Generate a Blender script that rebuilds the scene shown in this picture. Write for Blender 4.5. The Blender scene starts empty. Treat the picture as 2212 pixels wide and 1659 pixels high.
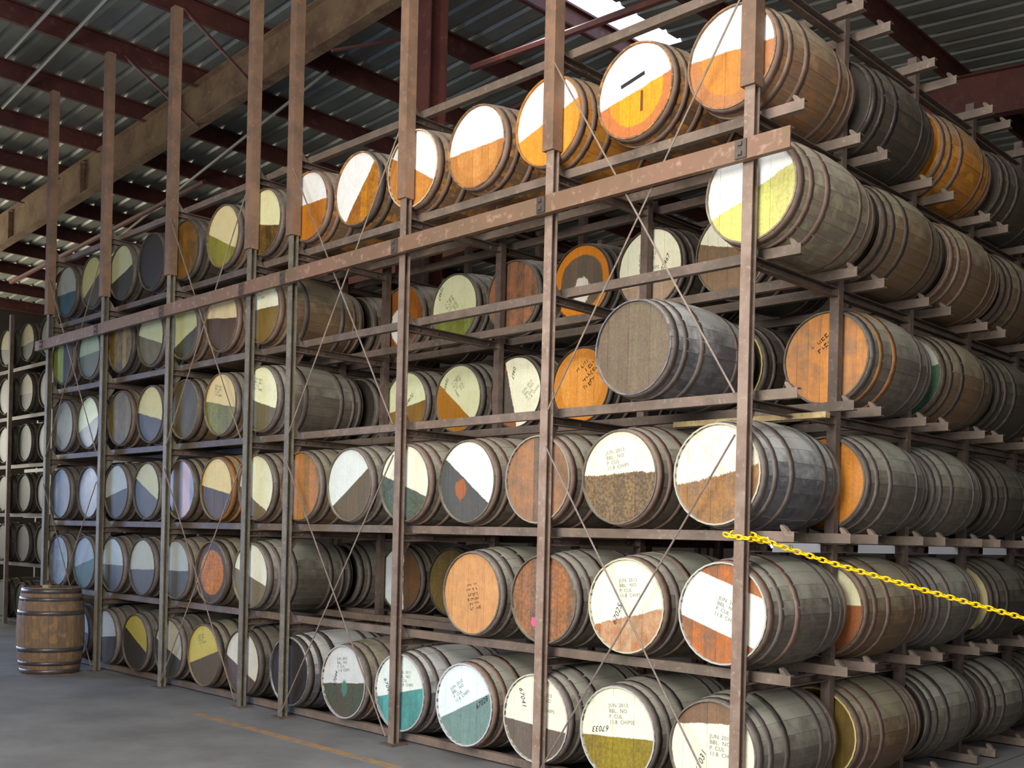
import bpy, bmesh, math, random
from mathutils import Matrix, Vector
random.seed(7)
SC = bpy.context.scene
COL = SC.collection
R = math.radians

# ------------------------------------------------------------------ camera
FPX, YAW, ROLL = 2274.56, 0.77876, 0.02397
CAMP = Vector((3.0603, -4.8397, 1.5237))
fw = Vector((-math.sin(YAW), math.cos(YAW), 0)); rt = Vector((math.cos(YAW), math.sin(YAW), 0)); up = Vector((0, 0, 1))
rc = rt * math.cos(ROLL) + up * math.sin(ROLL); uc = -rt * math.sin(ROLL) + up * math.cos(ROLL)
cam = bpy.data.cameras.new('camera'); cam.sensor_fit = 'HORIZONTAL'; cam.sensor_width = 36
cam.lens = FPX / 2212 * 36; cam.shift_y = (1159.05 - 829.5) / 2212; cam.clip_end = 200
co = bpy.data.objects.new('camera', cam); COL.objects.link(co)
M = Matrix.Identity(4)
for i in range(3):
    M[i][0] = rc[i]; M[i][1] = uc[i]; M[i][2] = -fw[i]; M[i][3] = CAMP[i]
co.matrix_world = M; SC.camera = co

# ------------------------------------------------------------------ sky, exposure, daylight
SC.view_settings.view_transform = 'Standard'; SC.view_settings.look = 'None'
SC.view_settings.gamma = 1; SC.view_settings.use_curve_mapping = False
SC.view_settings.exposure = 0.0
W = bpy.data.worlds.new('sky'); SC.world = W; W.use_nodes = True
wn = W.node_tree.nodes; wl = W.node_tree.links
sky = wn.new('ShaderNodeTexSky'); sky.sky_type = 'NISHITA'; sky.sun_disc = False; sky.sun_elevation = R(48); sky.sun_rotation = R(200)
mixw = wn.new('ShaderNodeMix'); mixw.data_type = 'RGBA'; mixw.inputs[0].default_value = 0.8; wl.new(sky.outputs[0], mixw.inputs[6]); mixw.inputs[7].default_value = (1.0, 1.0, 1.0, 1)   # bright haze over a blue sky
wl.new(mixw.outputs[2], wn['Background'].inputs[0]); wn['Background'].inputs[1].default_value = 1.6

def area(name, loc, target, sx, sy, power, col):
    l = bpy.data.lights.new(name, 'AREA'); l.shape = 'RECTANGLE'; l.size = sx; l.size_y = sy; l.energy = power; l.color = col
    o = bpy.data.objects.new(name, l); COL.objects.link(o); o.location = loc
    o.rotation_euler = (Vector(target) - Vector(loc)).to_track_quat('-Z', 'Y').to_euler()
    return o
# daylight through the roof light over the aisle and the door at the far left, with added key and fill lights
area('added_key_light', (0.4, -6.85, 3.7), (-1.5, 0.0, 2.6), 3.8, 3.0, 620, (1.0, 0.97, 0.91))  # frontal key light, set in an unseen opening added for it
area('roof_light_daylight', (1.2, -3.4, 7.1), (0.6, -0.6, 2.0), 3.6, 1.8, 240, (1.0, 0.98, 0.94))
area('added_right_fill', (6.9, -1.5, 3.4), (0.0, 1.5, 3.2), 3.0, 2.4, 80, (1.0, 0.98, 0.95))  # added fill for the right-hand barrel sides, no known window there
area('side_door_daylight', (-12.4, -3.6, 2.3), (-6.5, -2.9, 0.0), 2.2, 2.4, 260, (0.36, 0.55, 1.0))
area('yard_bounce_daylight', (-23.0, -1.0, 3.6), (-18.0, 5.0, 7.2), 4.0, 2.5, 800, (1.0, 0.93, 0.75))
area('ridge_light_daylight', (-5.2, 4.4, 7.62), (-5.2, 4.4, 0), 0.5, 3.4, 90, (1.0, 0.98, 0.95))

# ------------------------------------------------------------------ helpers
def srgb(c):
    f = lambda v: (v / 12.92 if v <= 0.04045 else ((v + 0.055) / 1.055) ** 2.4)
    return tuple(f(x / 255) for x in c) + (1,)
def mesh(name, v, f, smooth=False, slots=1):
    m = bpy.data.meshes.new(name); m.from_pydata(v, [], f); m.update()
    for _ in range(slots): m.materials.append(None)
    if smooth: m.polygons.foreach_set('use_smooth', [True] * len(m.polygons))
    return m
def box(v, f, x0, x1, y0, y1, z0, z1):
    n = len(v)
    v += [(x0, y0, z0), (x1, y0, z0), (x1, y1, z0), (x0, y1, z0), (x0, y0, z1), (x1, y0, z1), (x1, y1, z1), (x0, y1, z1)]
    f += [(n, n + 3, n + 2, n + 1), (n + 4, n + 5, n + 6, n + 7), (n, n + 1, n + 5, n + 4), (n + 1, n + 2, n + 6, n + 5), (n + 2, n + 3, n + 7, n + 6), (n + 3, n, n + 4, n + 7)]
def tube(v, f, a, b, r, n=6):
    a = Vector(a); b = Vector(b); d = (b - a).normalized()
    p = d.orthogonal().normalized(); q = d.cross(p); k = len(v)
    for c in (a, b):
        for i in range(n):
            t = 2 * math.pi * i / n; v.append(tuple(c + (p * math.cos(t) + q * math.sin(t)) * r))
    for i in range(n): f.append((k + i, k + (i + 1) % n, k + n + (i + 1) % n, k + n + i))
    f.append(tuple(k + i for i in reversed(range(n)))); f.append(tuple(k + n + i for i in range(n)))
def prism(v, f, pts, axis, a0, a1):
    """extrude a polygon: pts in the two other axes (in x,y,z order) from a0 to a1 along axis"""
    k = len(v); n = len(pts)
    for a in (a0, a1):
        for p in pts:
            q = list(p); q.insert(axis, a); v.append(tuple(q))
    f.append(tuple(range(k, k + n))); f.append(tuple(range(k + 2 * n - 1, k + n - 1, -1)))
    for i in range(n): f.append((k + i, k + n + i, k + n + (i + 1) % n, k + (i + 1) % n))
def fixn(m):
    bm = bmesh.new(); bm.from_mesh(m); bmesh.ops.recalc_face_normals(bm, faces=bm.faces); bm.to_mesh(m); bm.free(); return m
def obj(name, m, mat=None, parent=None, loc=None, rot=None):
    o = bpy.data.objects.new(name, m); COL.objects.link(o)
    if parent is not None: o.parent = parent
    if loc is not None: o.location = loc
    if rot is not None: o.rotation_euler = rot
    if mat is not None and m is not None and len(o.material_slots):
        s = o.material_slots[0]; s.link = 'OBJECT'; s.material = mat
    return o
def thing(name, label, cat, loc=(0, 0, 0), rot=(0, 0, 0), group=None):
    o = bpy.data.objects.new(name, None); COL.objects.link(o); o.location = loc; o.rotation_euler = rot
    o.empty_display_size = 0.1; o['label'] = label; o['category'] = cat
    if group: o['group'] = group
    return o
def struct(o): o['kind'] = 'structure'; return o

# ------------------------------------------------------------------ materials
class NT:
    def __init__(s, tree): s.t = tree; s.n = tree.nodes; s.l = tree.links
    def add(s, typ, **kw):
        n = s.n.new('ShaderNode' + typ)
        for k, v in kw.items(): setattr(n, k, v)
        return n
    def put(s, sock, val):
        if isinstance(val, bpy.types.NodeSocket): s.l.new(val, sock)
        elif isinstance(val, bpy.types.Node): s.l.new(val.outputs[0], sock)
        else: sock.default_value = val
    def math(s, op, a, b=0.0, clamp=False):
        n = s.add('Math', operation=op, use_clamp=clamp); s.put(n.inputs[0], a); s.put(n.inputs[1], b); return n.outputs[0]
    def mix(s, fac, a, b, blend='MIX'):
        n = s.add('Mix', data_type='RGBA', blend_type=blend, clamp_factor=True); s.put(n.inputs[0], fac); s.put(n.inputs[6], a); s.put(n.inputs[7], b); return n.outputs[2]
    def ramp(s, x, lo, hi, a=0.0, b=1.0):
        n = s.add('MapRange', clamp=True); s.put(n.inputs[0], x); s.put(n.inputs[1], lo); s.put(n.inputs[2], hi); s.put(n.inputs[3], a); s.put(n.inputs[4], b); return n.outputs[0]
    def noise(s, vec, scale, detail=4.0, rough=0.6):
        n = s.add('TexNoise'); s.put(n.inputs['Vector'], vec); n.inputs['Scale'].default_value = scale; n.inputs['Detail'].default_value = detail; n.inputs['Roughness'].default_value = rough; return n.outputs[0]
def newmat(name, rough=0.7, metal=0.0, spec=0.4):
    m = bpy.data.materials.new(name); m.use_nodes = True; nt = NT(m.node_tree); p = nt.n['Principled BSDF']
    p.inputs['Roughness'].default_value = rough; p.inputs['Metallic'].default_value = metal; p.inputs['Specular IOR Level'].default_value = spec
    return m, nt, p
def scaled(nt, vec, sc, off=None):
    n = nt.add('Mapping'); nt.put(n.inputs[0], vec); n.inputs[3].default_value = sc
    if off is not None: nt.put(n.inputs[1], off)
    return n.outputs[0]
def steel(name, a, b, c, rough=0.62, metal=0.0, scale=9.0, bump=0.15, spec=0.4):
    """painted / rusty / dusty steel: a mottled with b, specks of c"""
    m, nt, p = newmat(name, rough, metal, spec)
    tc = nt.add('TexCoord'); oi = nt.add('ObjectInfo'); cmb = nt.add('CombineXYZ')
    r = nt.math('MULTIPLY', oi.outputs['Random'], 40.0)
    for i in range(3): nt.put(cmb.inputs[i], r)
    vec = scaled(nt, tc.outputs['Object'], (1, 1, 1), cmb.outputs[0])
    n1 = nt.noise(vec, scale); n2 = nt.noise(vec, scale * 5, 3)
    col = nt.mix(nt.ramp(n1, 0.38, 0.62), srgb(a), srgb(b))
    col = nt.mix(nt.math('MULTIPLY', nt.ramp(n2, 0.56, 0.70), 0.7), col, srgb(c))
    hs = nt.add('HueSaturation'); nt.put(hs.inputs['Value'], nt.ramp(oi.outputs['Random'], 0, 1, 0.82, 1.15)); nt.put(hs.inputs['Color'], col)
    nt.put(p.inputs['Base Color'], hs.outputs[0])
    if bump:
        bp = nt.add('Bump'); bp.inputs[0].default_value = bump; bp.inputs[1].default_value = 0.004; nt.put(bp.inputs['Height'], n2); nt.put(p.inputs['Normal'], bp.outputs[0])
    return m
def flat(name, c, rough=0.6, spec=0.3, metal=0.0):
    m, nt, p = newmat(name, rough, metal, spec); p.inputs['Base Color'].default_value = srgb(c); return m

def stave_mat(name, a, b, patch, pamt, dust, damt):
    """old oak stave: a/b vary stave by stave, worn patches of another colour, dust lying on whatever faces up"""
    m, nt, p = newmat(name, 0.72, 0, 0.35)
    tc = nt.add('TexCoord'); oi = nt.add('ObjectInfo'); rnd = oi.outputs['Random']; geo = nt.add('NewGeometry')
    cmb = nt.add('CombineXYZ')
    for i, k in enumerate((31.0, 17.0, 53.0)): nt.put(cmb.inputs[i], nt.math('MULTIPLY', rnd, k))
    grain = nt.noise(scaled(nt, tc.outputs['Object'], (60, 3, 60), cmb.outputs[0]), 1.0, 3)
    blot = nt.noise(scaled(nt, tc.outputs['Object'], (1, 1, 1), cmb.outputs[0]), 9.0, 5, 0.65)
    col = nt.mix(nt.math('ADD', nt.math('MULTIPLY', rnd, 0.55), nt.ramp(blot, 0.35, 0.7, 0, 0.5)), srgb(a), srgb(b))
    col = nt.mix(nt.ramp(grain, 0.35, 0.7, 0.0, 0.45), col, srgb(tuple(x * 0.55 for x in a)))
    col = nt.mix(nt.math('MULTIPLY', nt.ramp(blot, 0.50, 0.60), pamt), col, srgb(patch))
    sx = nt.add('SeparateXYZ'); nt.put(sx.inputs[0], geo.outputs['Normal'])
    d = nt.ramp(nt.math('ADD', sx.outputs[2], nt.ramp(blot, 0.3, 0.7, -0.35, 0.35)), -0.05, 0.62)
    col = nt.mix(nt.math('MULTIPLY', d, damt), col, srgb(dust))
    nt.put(p.inputs['Base Color'], col)
    nt.put(p.inputs['Roughness'], nt.ramp(blot, 0.3, 0.7, 0.55, 0.85))
    bp = nt.add('Bump'); bp.inputs[0].default_value = 0.35; bp.inputs[1].default_value = 0.004; nt.put(bp.inputs['Height'], grain); nt.put(p.inputs['Normal'], bp.outputs[0])
    return m
BODY = {
 'grey': stave_mat('stave_grey', (118, 108, 94), (98, 88, 78), (82, 74, 68), 0.5, (158, 154, 138), 0.9),
 'brown': stave_mat('stave_brown', (122, 98, 72), (98, 80, 62), (140, 98, 64), 0.35, (148, 140, 116), 0.85),
 'rust': stave_mat('stave_rust', (132, 102, 76), (112, 86, 64), (204, 134, 48), 0.75, (156, 142, 116), 0.9),
 'rustbrown': stave_mat('stave_rust_brown', (146, 114, 88), (124, 96, 74), (176, 116, 56), 0.5, (158, 148, 124), 0.9),
 'amber': stave_mat('stave_amber', (204, 132, 48), (150, 98, 44), (222, 150, 48), 0.6, (150, 136, 108), 0.9),
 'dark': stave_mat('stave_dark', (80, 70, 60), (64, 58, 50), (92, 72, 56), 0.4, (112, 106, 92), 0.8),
 'blue': stave_mat('stave_slate', (116, 112, 112), (88, 86, 90), (62, 64, 72), 0.6, (182, 180, 174), 0.95),
 'moss': stave_mat('stave_moss', (146, 130, 112), (128, 114, 98), (160, 156, 120), 0.6, (166, 158, 140), 0.8),
 'oak': stave_mat('stave_oak', (142, 112, 82), (92, 78, 64), (176, 128, 78), 0.5, (120, 108, 96), 0.4),
}
HOOP = {
 'grey': steel('hoop_grey', (118, 106, 100), (100, 90, 84), (132, 122, 114), 0.55, 0.0, 7, 0.1, 0.4),
 'rust': steel('hoop_rust', (132, 108, 96), (112, 92, 80), (140, 108, 84), 0.6, 0.0, 7, 0.1),
 'orange': steel('hoop_orange', (176, 116, 60), (128, 92, 62), (190, 126, 66), 0.6, 0.0, 6, 0.1),
 'dark': steel('hoop_dark', (86, 76, 68), (70, 64, 58), (100, 88, 76), 0.55, 0.0, 7, 0.1, 0.4),
 'shiny': steel('hoop_worn', (88, 78, 74), (72, 66, 64), (110, 100, 96), 0.35, 0.3, 7, 0.05, 0.6),
}
# -- head paint as one node group
G = bpy.data.node_groups.new('head_paint', 'ShaderNodeTree'); g = NT(G)
INS = [('Paint', 'Color'), ('BaseA', 'Color'), ('BaseB', 'Color'), ('RingCol', 'Color'), ('PatchCol', 'Color'), ('Nx', 'Float'), ('Nz', 'Float'), ('Off', 'Float'), ('Off2', 'Float'), ('Wob', 'Float'),
       ('Mottle', 'Float'), ('Ring', 'Float'), ('PX', 'Float'), ('PZ', 'Float'), ('PR', 'Float'), ('Stain', 'Float'), ('Seed', 'Float')]
for n, t in INS: G.interface.new_socket(n, in_out='INPUT', socket_type='NodeSocket' + t)
G.interface.new_socket('Color', in_out='OUTPUT', socket_type='NodeSocketColor')
G.interface.new_socket('Height', in_out='OUTPUT', socket_type='NodeSocketFloat')
gi = g.add('OldInput') if False else G.nodes.new('NodeGroupInput'); go = G.nodes.new('NodeGroupOutput')
I = gi.outputs
tc = g.add('TexCoord'); sx = g.add('SeparateXYZ'); g.put(sx.inputs[0], tc.outputs['Object']); X, Z = sx.outputs[0], sx.outputs[2]
sv = g.add('CombineXYZ'); g.put(sv.inputs[0], X); g.put(sv.inputs[1], g.math('MULTIPLY', I['Seed'], 3.7)); g.put(sv.inputs[2], Z); V = sv.outputs[0]
wob = g.math('ADD', g.math('MULTIPLY', g.math('SUBTRACT', g.noise(V, 7.0, 2), 0.5), 1.3), g.math('MULTIPLY', g.math('SUBTRACT', g.noise(scaled(g, V, (1.6, 1, 0.5)), 70.0, 3), 0.5), 0.9))
dist = g.math('ADD', g.math('ADD', g.math('MULTIPLY', X, I['Nx']), g.math('MULTIPLY', Z, I['Nz'])), g.math('MULTIPLY', wob, I['Wob']))
m1 = g.ramp(g.math('SUBTRACT', dist, I['Off']), -0.003, 0.003); m2 = g.ramp(g.math('SUBTRACT', I['Off2'], dist), -0.003, 0.003); mask = g.math('MULTIPLY', m1, m2)
wnz = g.add('TexWhiteNoise', noise_dimensions='1D'); g.put(wnz.inputs['W'], g.math('ADD', g.math('FLOOR', g.math('DIVIDE', g.math('ADD', X, 0.27475), 0.0785)), g.math('MULTIPLY', I['Seed'], 9.1)))
grain = g.noise(scaled(g, V, (70, 1, 5)), 1.0, 4); blot = g.noise(V, 11.0, 5, 0.65); fine = g.noise(V, 55.0, 5, 0.75)
base = g.mix(g.math('ADD', g.math('MULTIPLY', wnz.outputs[0], 0.75), g.ramp(blot, 0.35, 0.68, -0.2, 0.45)), I['BaseA'], I['BaseB'])
base = g.mix(g.ramp(grain, 0.40, 0.72, 0.0, 0.4), base, g.mix(0.5, base, (0.02, 0.012, 0.006, 1)))
r = g.math('SQRT', g.math('ADD', g.math('MULTIPLY', X, X), g.math('MULTIPLY', Z, Z)))
base = g.mix(g.math('MULTIPLY', g.ramp(g.math('ADD', r, g.math('MULTIPLY', wob, 0.02)), 0.20, 0.208), I['Ring']), base, I['RingCol'])
mot = g.math('MULTIPLY', I['Mottle'], g.ramp(fine, 0.42, 0.60))
base = g.mix(mot, base, g.mix(0.75, base, (0.015, 0.012, 0.008, 1)))
mot2 = g.math('MULTIPLY', I['Mottle'], g.ramp(fine, 0.62, 0.72))
base = g.mix(g.math('MULTIPLY', mot2, 0.6), base, (0.62, 0.52, 0.33, 1))
pt = g.mix(g.math('MULTIPLY', I['Stain'], g.ramp(g.noise(V, 9.0, 6, 0.7), 0.46, 0.62)), I['Paint'], g.mix(0.6, I['BaseA'], I['Paint']))
pt = g.mix(g.ramp(fine, 0.45, 0.75, 0.0, 0.16), pt, I['BaseB'])
col = g.mix(mask, base, pt)
px = g.math('SUBTRACT', X, I['PX']); pz = g.math('SUBTRACT', Z, I['PZ'])
pr = g.math('ADD', g.math('SQRT', g.math('ADD', g.math('MULTIPLY', px, px), g.math('MULTIPLY', g.math('MULTIPLY', pz, pz), 0.6))), g.math('MULTIPLY', wob, 0.06))
col = g.mix(g.ramp(g.math('SUBTRACT', I['PR'], pr), -0.003, 0.003), col, I['PatchCol'])
g.put(go.inputs[0], col); g.put(go.inputs[1], g.math('ADD', g.math('MULTIPLY', grain, 0.5), fine))
def head_mat(i, s):
    m, nt, p = newmat('head_%s' % i, 0.55, 0, 0.35)
    n = nt.n.new('ShaderNodeGroup'); n.node_tree = G
    a = R(s.get('a', 90)); A = srgb(s['b'][0]); B = srgb(s['b'][1])
    vals = dict(Paint=srgb(s['p']) if s.get('p') else A, BaseA=A, BaseB=B, RingCol=srgb(s.get('rc', (150, 100, 60))), PatchCol=srgb(s.get('pc', (232, 228, 220))), Nx=math.cos(a), Nz=math.sin(a),
                Off=s.get('o', 0.0) if s.get('p') else 9.0, Off2=s.get('o2', 9.0), Wob=s.get('w', 0.016), Mottle=s.get('m', 0.25), Ring=s.get('r', 0.0), PX=s.get('px', 0), PZ=s.get('pz', 0), PR=s.get('pr', -1.0),
                Stain=s.get('s', 0.25), Seed=random.random() * 20)
    for k, v in vals.items(): n.inputs[k].default_value = v
    nt.put(p.inputs['Base Color'], n.outputs[0])
    if s.get('gloss'): p.inputs['Roughness'].default_value = 0.3
    bp = nt.add('Bump'); bp.inputs[0].default_value = 0.3; bp.inputs[1].default_value = 0.004; nt.put(bp.inputs['Height'], n.outputs[1]); nt.put(p.inputs['Normal'], bp.outputs[0])
    return m
POST = steel('post_steel', (142, 122, 108), (122, 100, 86), (160, 142, 128), 0.6, 0, 6, 0.12)
POSTL = steel('post_steel_dusty', (128, 120, 102), (108, 98, 82), (150, 146, 136), 0.6, 0, 8, 0.12)
SLEEVE = steel('sleeve_steel', (134, 104, 84), (112, 90, 74), (160, 112, 76), 0.65, 0, 5, 0.15)
RAIL = steel('rail_steel', (120, 102, 90), (100, 88, 76), (138, 120, 104), 0.6, 0, 6, 0.12)
BEAM = steel('beam_steel', (110, 92, 82), (90, 76, 68), (132, 112, 98), 0.6, 0, 7, 0.12)
GUARD = steel('guard_steel', (132, 98, 80), (118, 94, 72), (170, 140, 118), 0.62, 0, 3, 0.15)
CABLE = steel('cable_steel', (136, 118, 104), (112, 98, 88), (150, 136, 122), 0.5, 0, 12, 0)
REDST = steel('red_oxide_steel', (96, 54, 48), (78, 44, 42), (112, 74, 62), 0.6, 0, 2, 0.08)
TANST = steel('dusty_lit_rafter_steel', (128, 106, 78), (104, 78, 62), (144, 118, 84), 0.65, 0, 2.5, 0.1)  # tan blends dust with light on the red steel, put into the colour
INK = flat('stencil_ink', (118, 124, 104), 0.8, 0.1); PEN = flat('marker_ink', (38, 42, 40), 0.7, 0.2); BURN = flat('burnt_ink', (88, 62, 44), 0.8, 0.1); BLUEINK = flat('blue_ink', (90, 100, 200), 0.7, 0.2)

# ------------------------------------------------------------------ room shell
def simple_noise(name, a, b, scale, rough, metal=0.0, spec=0.4, stretch=(1, 1, 1), bump=0.1, lo=0.35, hi=0.65):
    m, nt, p = newmat(name, rough, metal, spec); geo = nt.add('NewGeometry')
    n = nt.noise(scaled(nt, geo.outputs['Position'], stretch), scale, 6, 0.62)
    n2 = nt.noise(geo.outputs['Position'], scale * 14, 3)
    col = nt.mix(nt.ramp(n, lo, hi), srgb(a), srgb(b)); col = nt.mix(nt.ramp(n2, 0.4, 0.8, 0, 0.3), col, srgb(b))
    nt.put(p.inputs['Base Color'], col)
    if bump:
        bp = nt.add('Bump'); bp.inputs[0].default_value = bump; bp.inputs[1].default_value = 0.003; nt.put(bp.inputs['Height'], n2); nt.put(p.inputs['Normal'], bp.outputs[0])
    return m
CONC = simple_noise('concrete', (132, 130, 128), (104, 102, 100), 1.1, 0.62, 0, 0.4)
ROOF = simple_noise('galvanised_sheet', (158, 160, 150), (122, 124, 114), 0.9, 0.5, 0.15, 0.5, (0.4, 1.5, 1), 0.03)
WALL = simple_noise('dark_cladding', (70, 62, 56), (54, 48, 44), 0.8, 0.7)
XL, XR, YF, YB = -24.0, 7.0, -7.01, 13.0
XRI, ZRI, SL, SR = -5.5, 7.92, 0.055, 0.086
def zroof(x): return ZRI - (SL * (XRI - x) if x < XRI else SR * (x - XRI))
v, f = [], []; box(v, f, XL, XR, YF, YB, -0.3, -0.012)
floor = struct(obj('floor', mesh('floor', v, f), flat('joint_filler', (70, 68, 66), 0.9)))
xs = [XL, -17.6, -13.2, -8.8, -4.31, 0.3, 4.6, XR]; ys = [YF, -5.6, 0.9, 7.0, YB]
for i in range(len(xs) - 1):
    for j in range(len(ys) - 1):
        v, f = [], []; e = 0.006; box(v, f, xs[i] + e, xs[i + 1] - e, ys[j] + e, ys[j + 1] - e, -0.2, 0.0)
        obj('slab', mesh('slab', v, f), CONC, floor)
STRIPE, nt, p = newmat('worn_orange_line', 0.7, 0, 0.3)
geo = nt.add('NewGeometry'); nn = nt.noise(geo.outputs['Position'], 12, 5, 0.7)
nt.put(p.inputs['Base Color'], nt.mix(nt.ramp(nn, 0.42, 0.62), srgb((168, 128, 78)), srgb((122, 116, 110))))
v, f = [], []; box(v, f, -4.9, 3.0, -0.50, -0.42, -0.001, 0.0012)
o = obj('painted_line', mesh('painted_line', v, f), STRIPE, floor); o['label'] = 'worn orange line painted on the concrete along the rack'
# walls
def wallbox(name, boxes, mat=WALL):
    v, f = [], []
    for b in boxes: box(v, f, *b)
    return struct(obj(name, mesh(name, v, f), mat))
ztl = zroof(XL) + .02; ztr = zroof(XR) + .02
wallbox('wall_left', [(XL - .15, XL, YF, -6.2, 0, ztl), (XL - .15, XL, -6.2, 1.2, 4.8, ztl), (XL - .15, XL, 1.2, 2.5, 0, ztl), (XL - .15, XL, 2.5, 9.0, 0, 1.49), (XL - .15, XL, 2.5, 9.0, 1.53, ztl), (XL - .15, XL, 9.0, YB, 0, ztl)])
wallbox('wall_right', [(XR, XR + .15, YF, -3.1, 0, ztr), (XR, XR + .15, -3.1, .1, 0, 2.1), (XR, XR + .15, -3.1, .1, 4.7, ztr), (XR, XR + .15, .1, YB, 0, ztr)])  # unseen gap added in this wall for the right fill light
def gable(name, y0, y1, hole=None):
    v, f = [], []
    prism(v, f, [(XL, 0 if hole is None else hole[2]), (XR, 0 if hole is None else hole[2]), (XR, zroof(XR) + .02), (XRI, ZRI + .02), (XL, ztl)], 1, y0, y1)
    if hole: box(v, f, XL, hole[0], y0, y1, 0, hole[2]); box(v, f, hole[1], XR, y0, y1, 0, hole[2])
    return struct(obj(name, fixn(mesh(name, v, f)), WALL))
gable('wall_back', YB, YB + .15); gable('wall_front', YF - .15, YF, (-1.8, 2.6, 5.3))  # front wall set close, its opening added to carry the key light
# corrugated roof with two roof lights
PIT = 0.305; RIB = [(0, 0), (0.205, 0), (0.23, -0.034), (0.28, -0.034)]
def sheet(name, x0, x1, y0, y1):
    n0 = round((y0 - YF) / PIT); n1 = round((y1 - YF) / PIT); pts = []
    for k in range(n0, n1):
        for dy, dz in RIB: pts.append((YF + k * PIT + dy, -dz))
    pts.append((YF + n1 * PIT, 0)); v, f = [], []
    for x in (x0, x1):
        for y, dz in pts: v.append((x, y, zroof(x) + dz))
    n = len(pts)
    for i in range(n - 1): f.append((i, i + 1, n + i + 1, n + i))
    return mesh(name, v, f)
def snap(y): return YF + round((y - YF) / PIT) * PIT
ya, yb = snap(2.6), snap(6.25); yc, yd = snap(-4.3), snap(-2.4); ye = YF + PIT * math.ceil((YB - YF) / PIT)
roof = struct(obj('ceiling', sheet('ceiling', XL, XRI, YF, ye), ROOF))
for x0, x1, y0, y1 in [(XRI, -4.92, YF, ya), (XRI, -4.92, yb, ye), (-4.92, -0.8, YF, ye), (-0.8, 3.2, YF, yc), (-0.8, 3.2, yd, ye), (3.2, XR, YF, ye)]:
    obj('roof_sheet', sheet('roof_sheet', x0, x1, y0, y1), ROOF, roof)
PANE, nt, p = newmat('fibreglass_pane', 0.4)
tr = nt.add('BsdfTransparent'); tr.inputs[0].default_value = (0.93, 0.96, 1, 1); tl = nt.add('BsdfTranslucent'); tl.inputs[0].default_value = (0.9, 0.92, 0.95, 1)
ms = nt.add('MixShader'); ms.inputs[0].default_value = 0.25; nt.put(ms.inputs[1], tr.outputs[0]); nt.put(ms.inputs[2], tl.outputs[0]); nt.put(nt.n['Material Output'].inputs[0], ms.outputs[0])
for k, (x0, x1, y0, y1) in enumerate([(XRI, -4.92, ya, yb), (-0.8, 3.2, yc, yd)]):
    v = [(x, y, zroof(x) - .004) for x, y in ((x0, y0), (x1, y0), (x1, y1), (x0, y1))]
    struct(obj('window_%d' % (k + 1), mesh('roof_light', v, [(0, 1, 2, 3)]), PANE))
# purlins, rafters, column, struts
def purlin(x, nm, hh=0.23):
    v, f = [], []; zt = zroof(x) - 0.003
    prism(v, f, [(x - .03, zt), (x + .04, zt - .004), (x + .04, zt - .03), (x - .024, zt - .012), (x - .024, zt - hh + .012), (x - .09, zt - hh + .03), (x - .09, zt - hh), (x - .03, zt - hh)], 1, YF, YB)
    return obj(nm, fixn(mesh('purlin', v, f)), REDST, roof)
for k in range(-9, 12):
    x = -9.9 + 1.5 * k
    if XL < x < XR - .2: purlin(x, 'purlin')
def ibeam(v, f, x0, x1, y, top, depth, w=.16, t=.016):
    for a, b, c in ((0, t, w), (t, depth - t, .012), (depth - t, depth, w)):
        n = len(v)
        for x in (x0, x1):
            zt = zroof(x) - top
            for yy in (y - c / 2, y + c / 2): v.extend([(x, yy, zt - a), (x, yy, zt - b)])
        f.extend([(n, n + 1, n + 5, n + 4), (n + 2, n + 6, n + 7, n + 3), (n, n + 4, n + 6, n + 2), (n + 1, n + 3, n + 7, n + 5), (n, n + 2, n + 3, n + 1), (n + 4, n + 5, n + 7, n + 6)])
for y, mat in ((2.15, TANST), (8.5, REDST), (-4.6, REDST)):
    for x0, x1 in ((XL, XRI), (XRI, XR)):
        v, f = [], []; ibeam(v, f, x0, x1, y, 0.205, 0.55)
        for k in range(int(abs(x1 - x0) / 3)):
            xx = x0 + 1.5 + 3 * k; box(v, f, xx - .006, xx + .006, y - .07, y + .07, zroof(xx) - .205 - .52, zroof(xx) - .235)
        obj('rafter', fixn(mesh('rafter', v, f)), mat, roof)
v, f = [], []
for a, b, c, d in ((-5.29, -5.05, 2.03, 2.05), (-5.29, -5.05, 2.25, 2.27), (-5.176, -5.164, 2.05, 2.25)): box(v, f, a, b, c, d, 0, zroof(-5.17) - .76)
column = obj('steel_column', mesh('steel_column', v, f), REDST); column['label'] = 'red oxide steel column rising behind the top barrels to the roof'; column['category'] = 'column'
for (x0, x1, y, z0, z1) in ((-6.2, 1.5, 3.68, 7.1, 6.75), (-12.4, -6.0, 5.2, 7.1, 7.35), (-20, -12, 3.4, 6.6, 6.95)):
    v, f = [], []; tube(v, f, (x0, y, z0), (x1, y, z1), .045, 6); obj('strut', fixn(mesh('strut', v, f)), REDST, roof)
v, f = [], []; box(v, f, -9.4, -5.6, 2.14, 2.16, 6.2, 6.21)
CONDUIT = flat('conduit_grey', (150, 150, 138), 0.5)
for k, (p0, p1) in enumerate([((-17, 4.1, 6.97), (-8.2, 3.0, 7.42)), ((-12.2, 0.45, 7.25), (-7.3, 0.2, 7.5)), ((-10.4, -0.15, 7.2), (-7.6, -.2, 7.4))]):
    v, f = [], []; tube(v, f, p0, p1, .022, 8)
    o = obj('conduit', fixn(mesh('conduit', v, f)), CONDUIT); o['category'] = 'pipe'
    o['label'] = ['long pale conduit under the dark far purlins, passing behind the middle posts', 'pale conduit slanting under the roof sheets near the tan rafter', 'short pale conduit at the upper left roof edge'][k]
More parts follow.
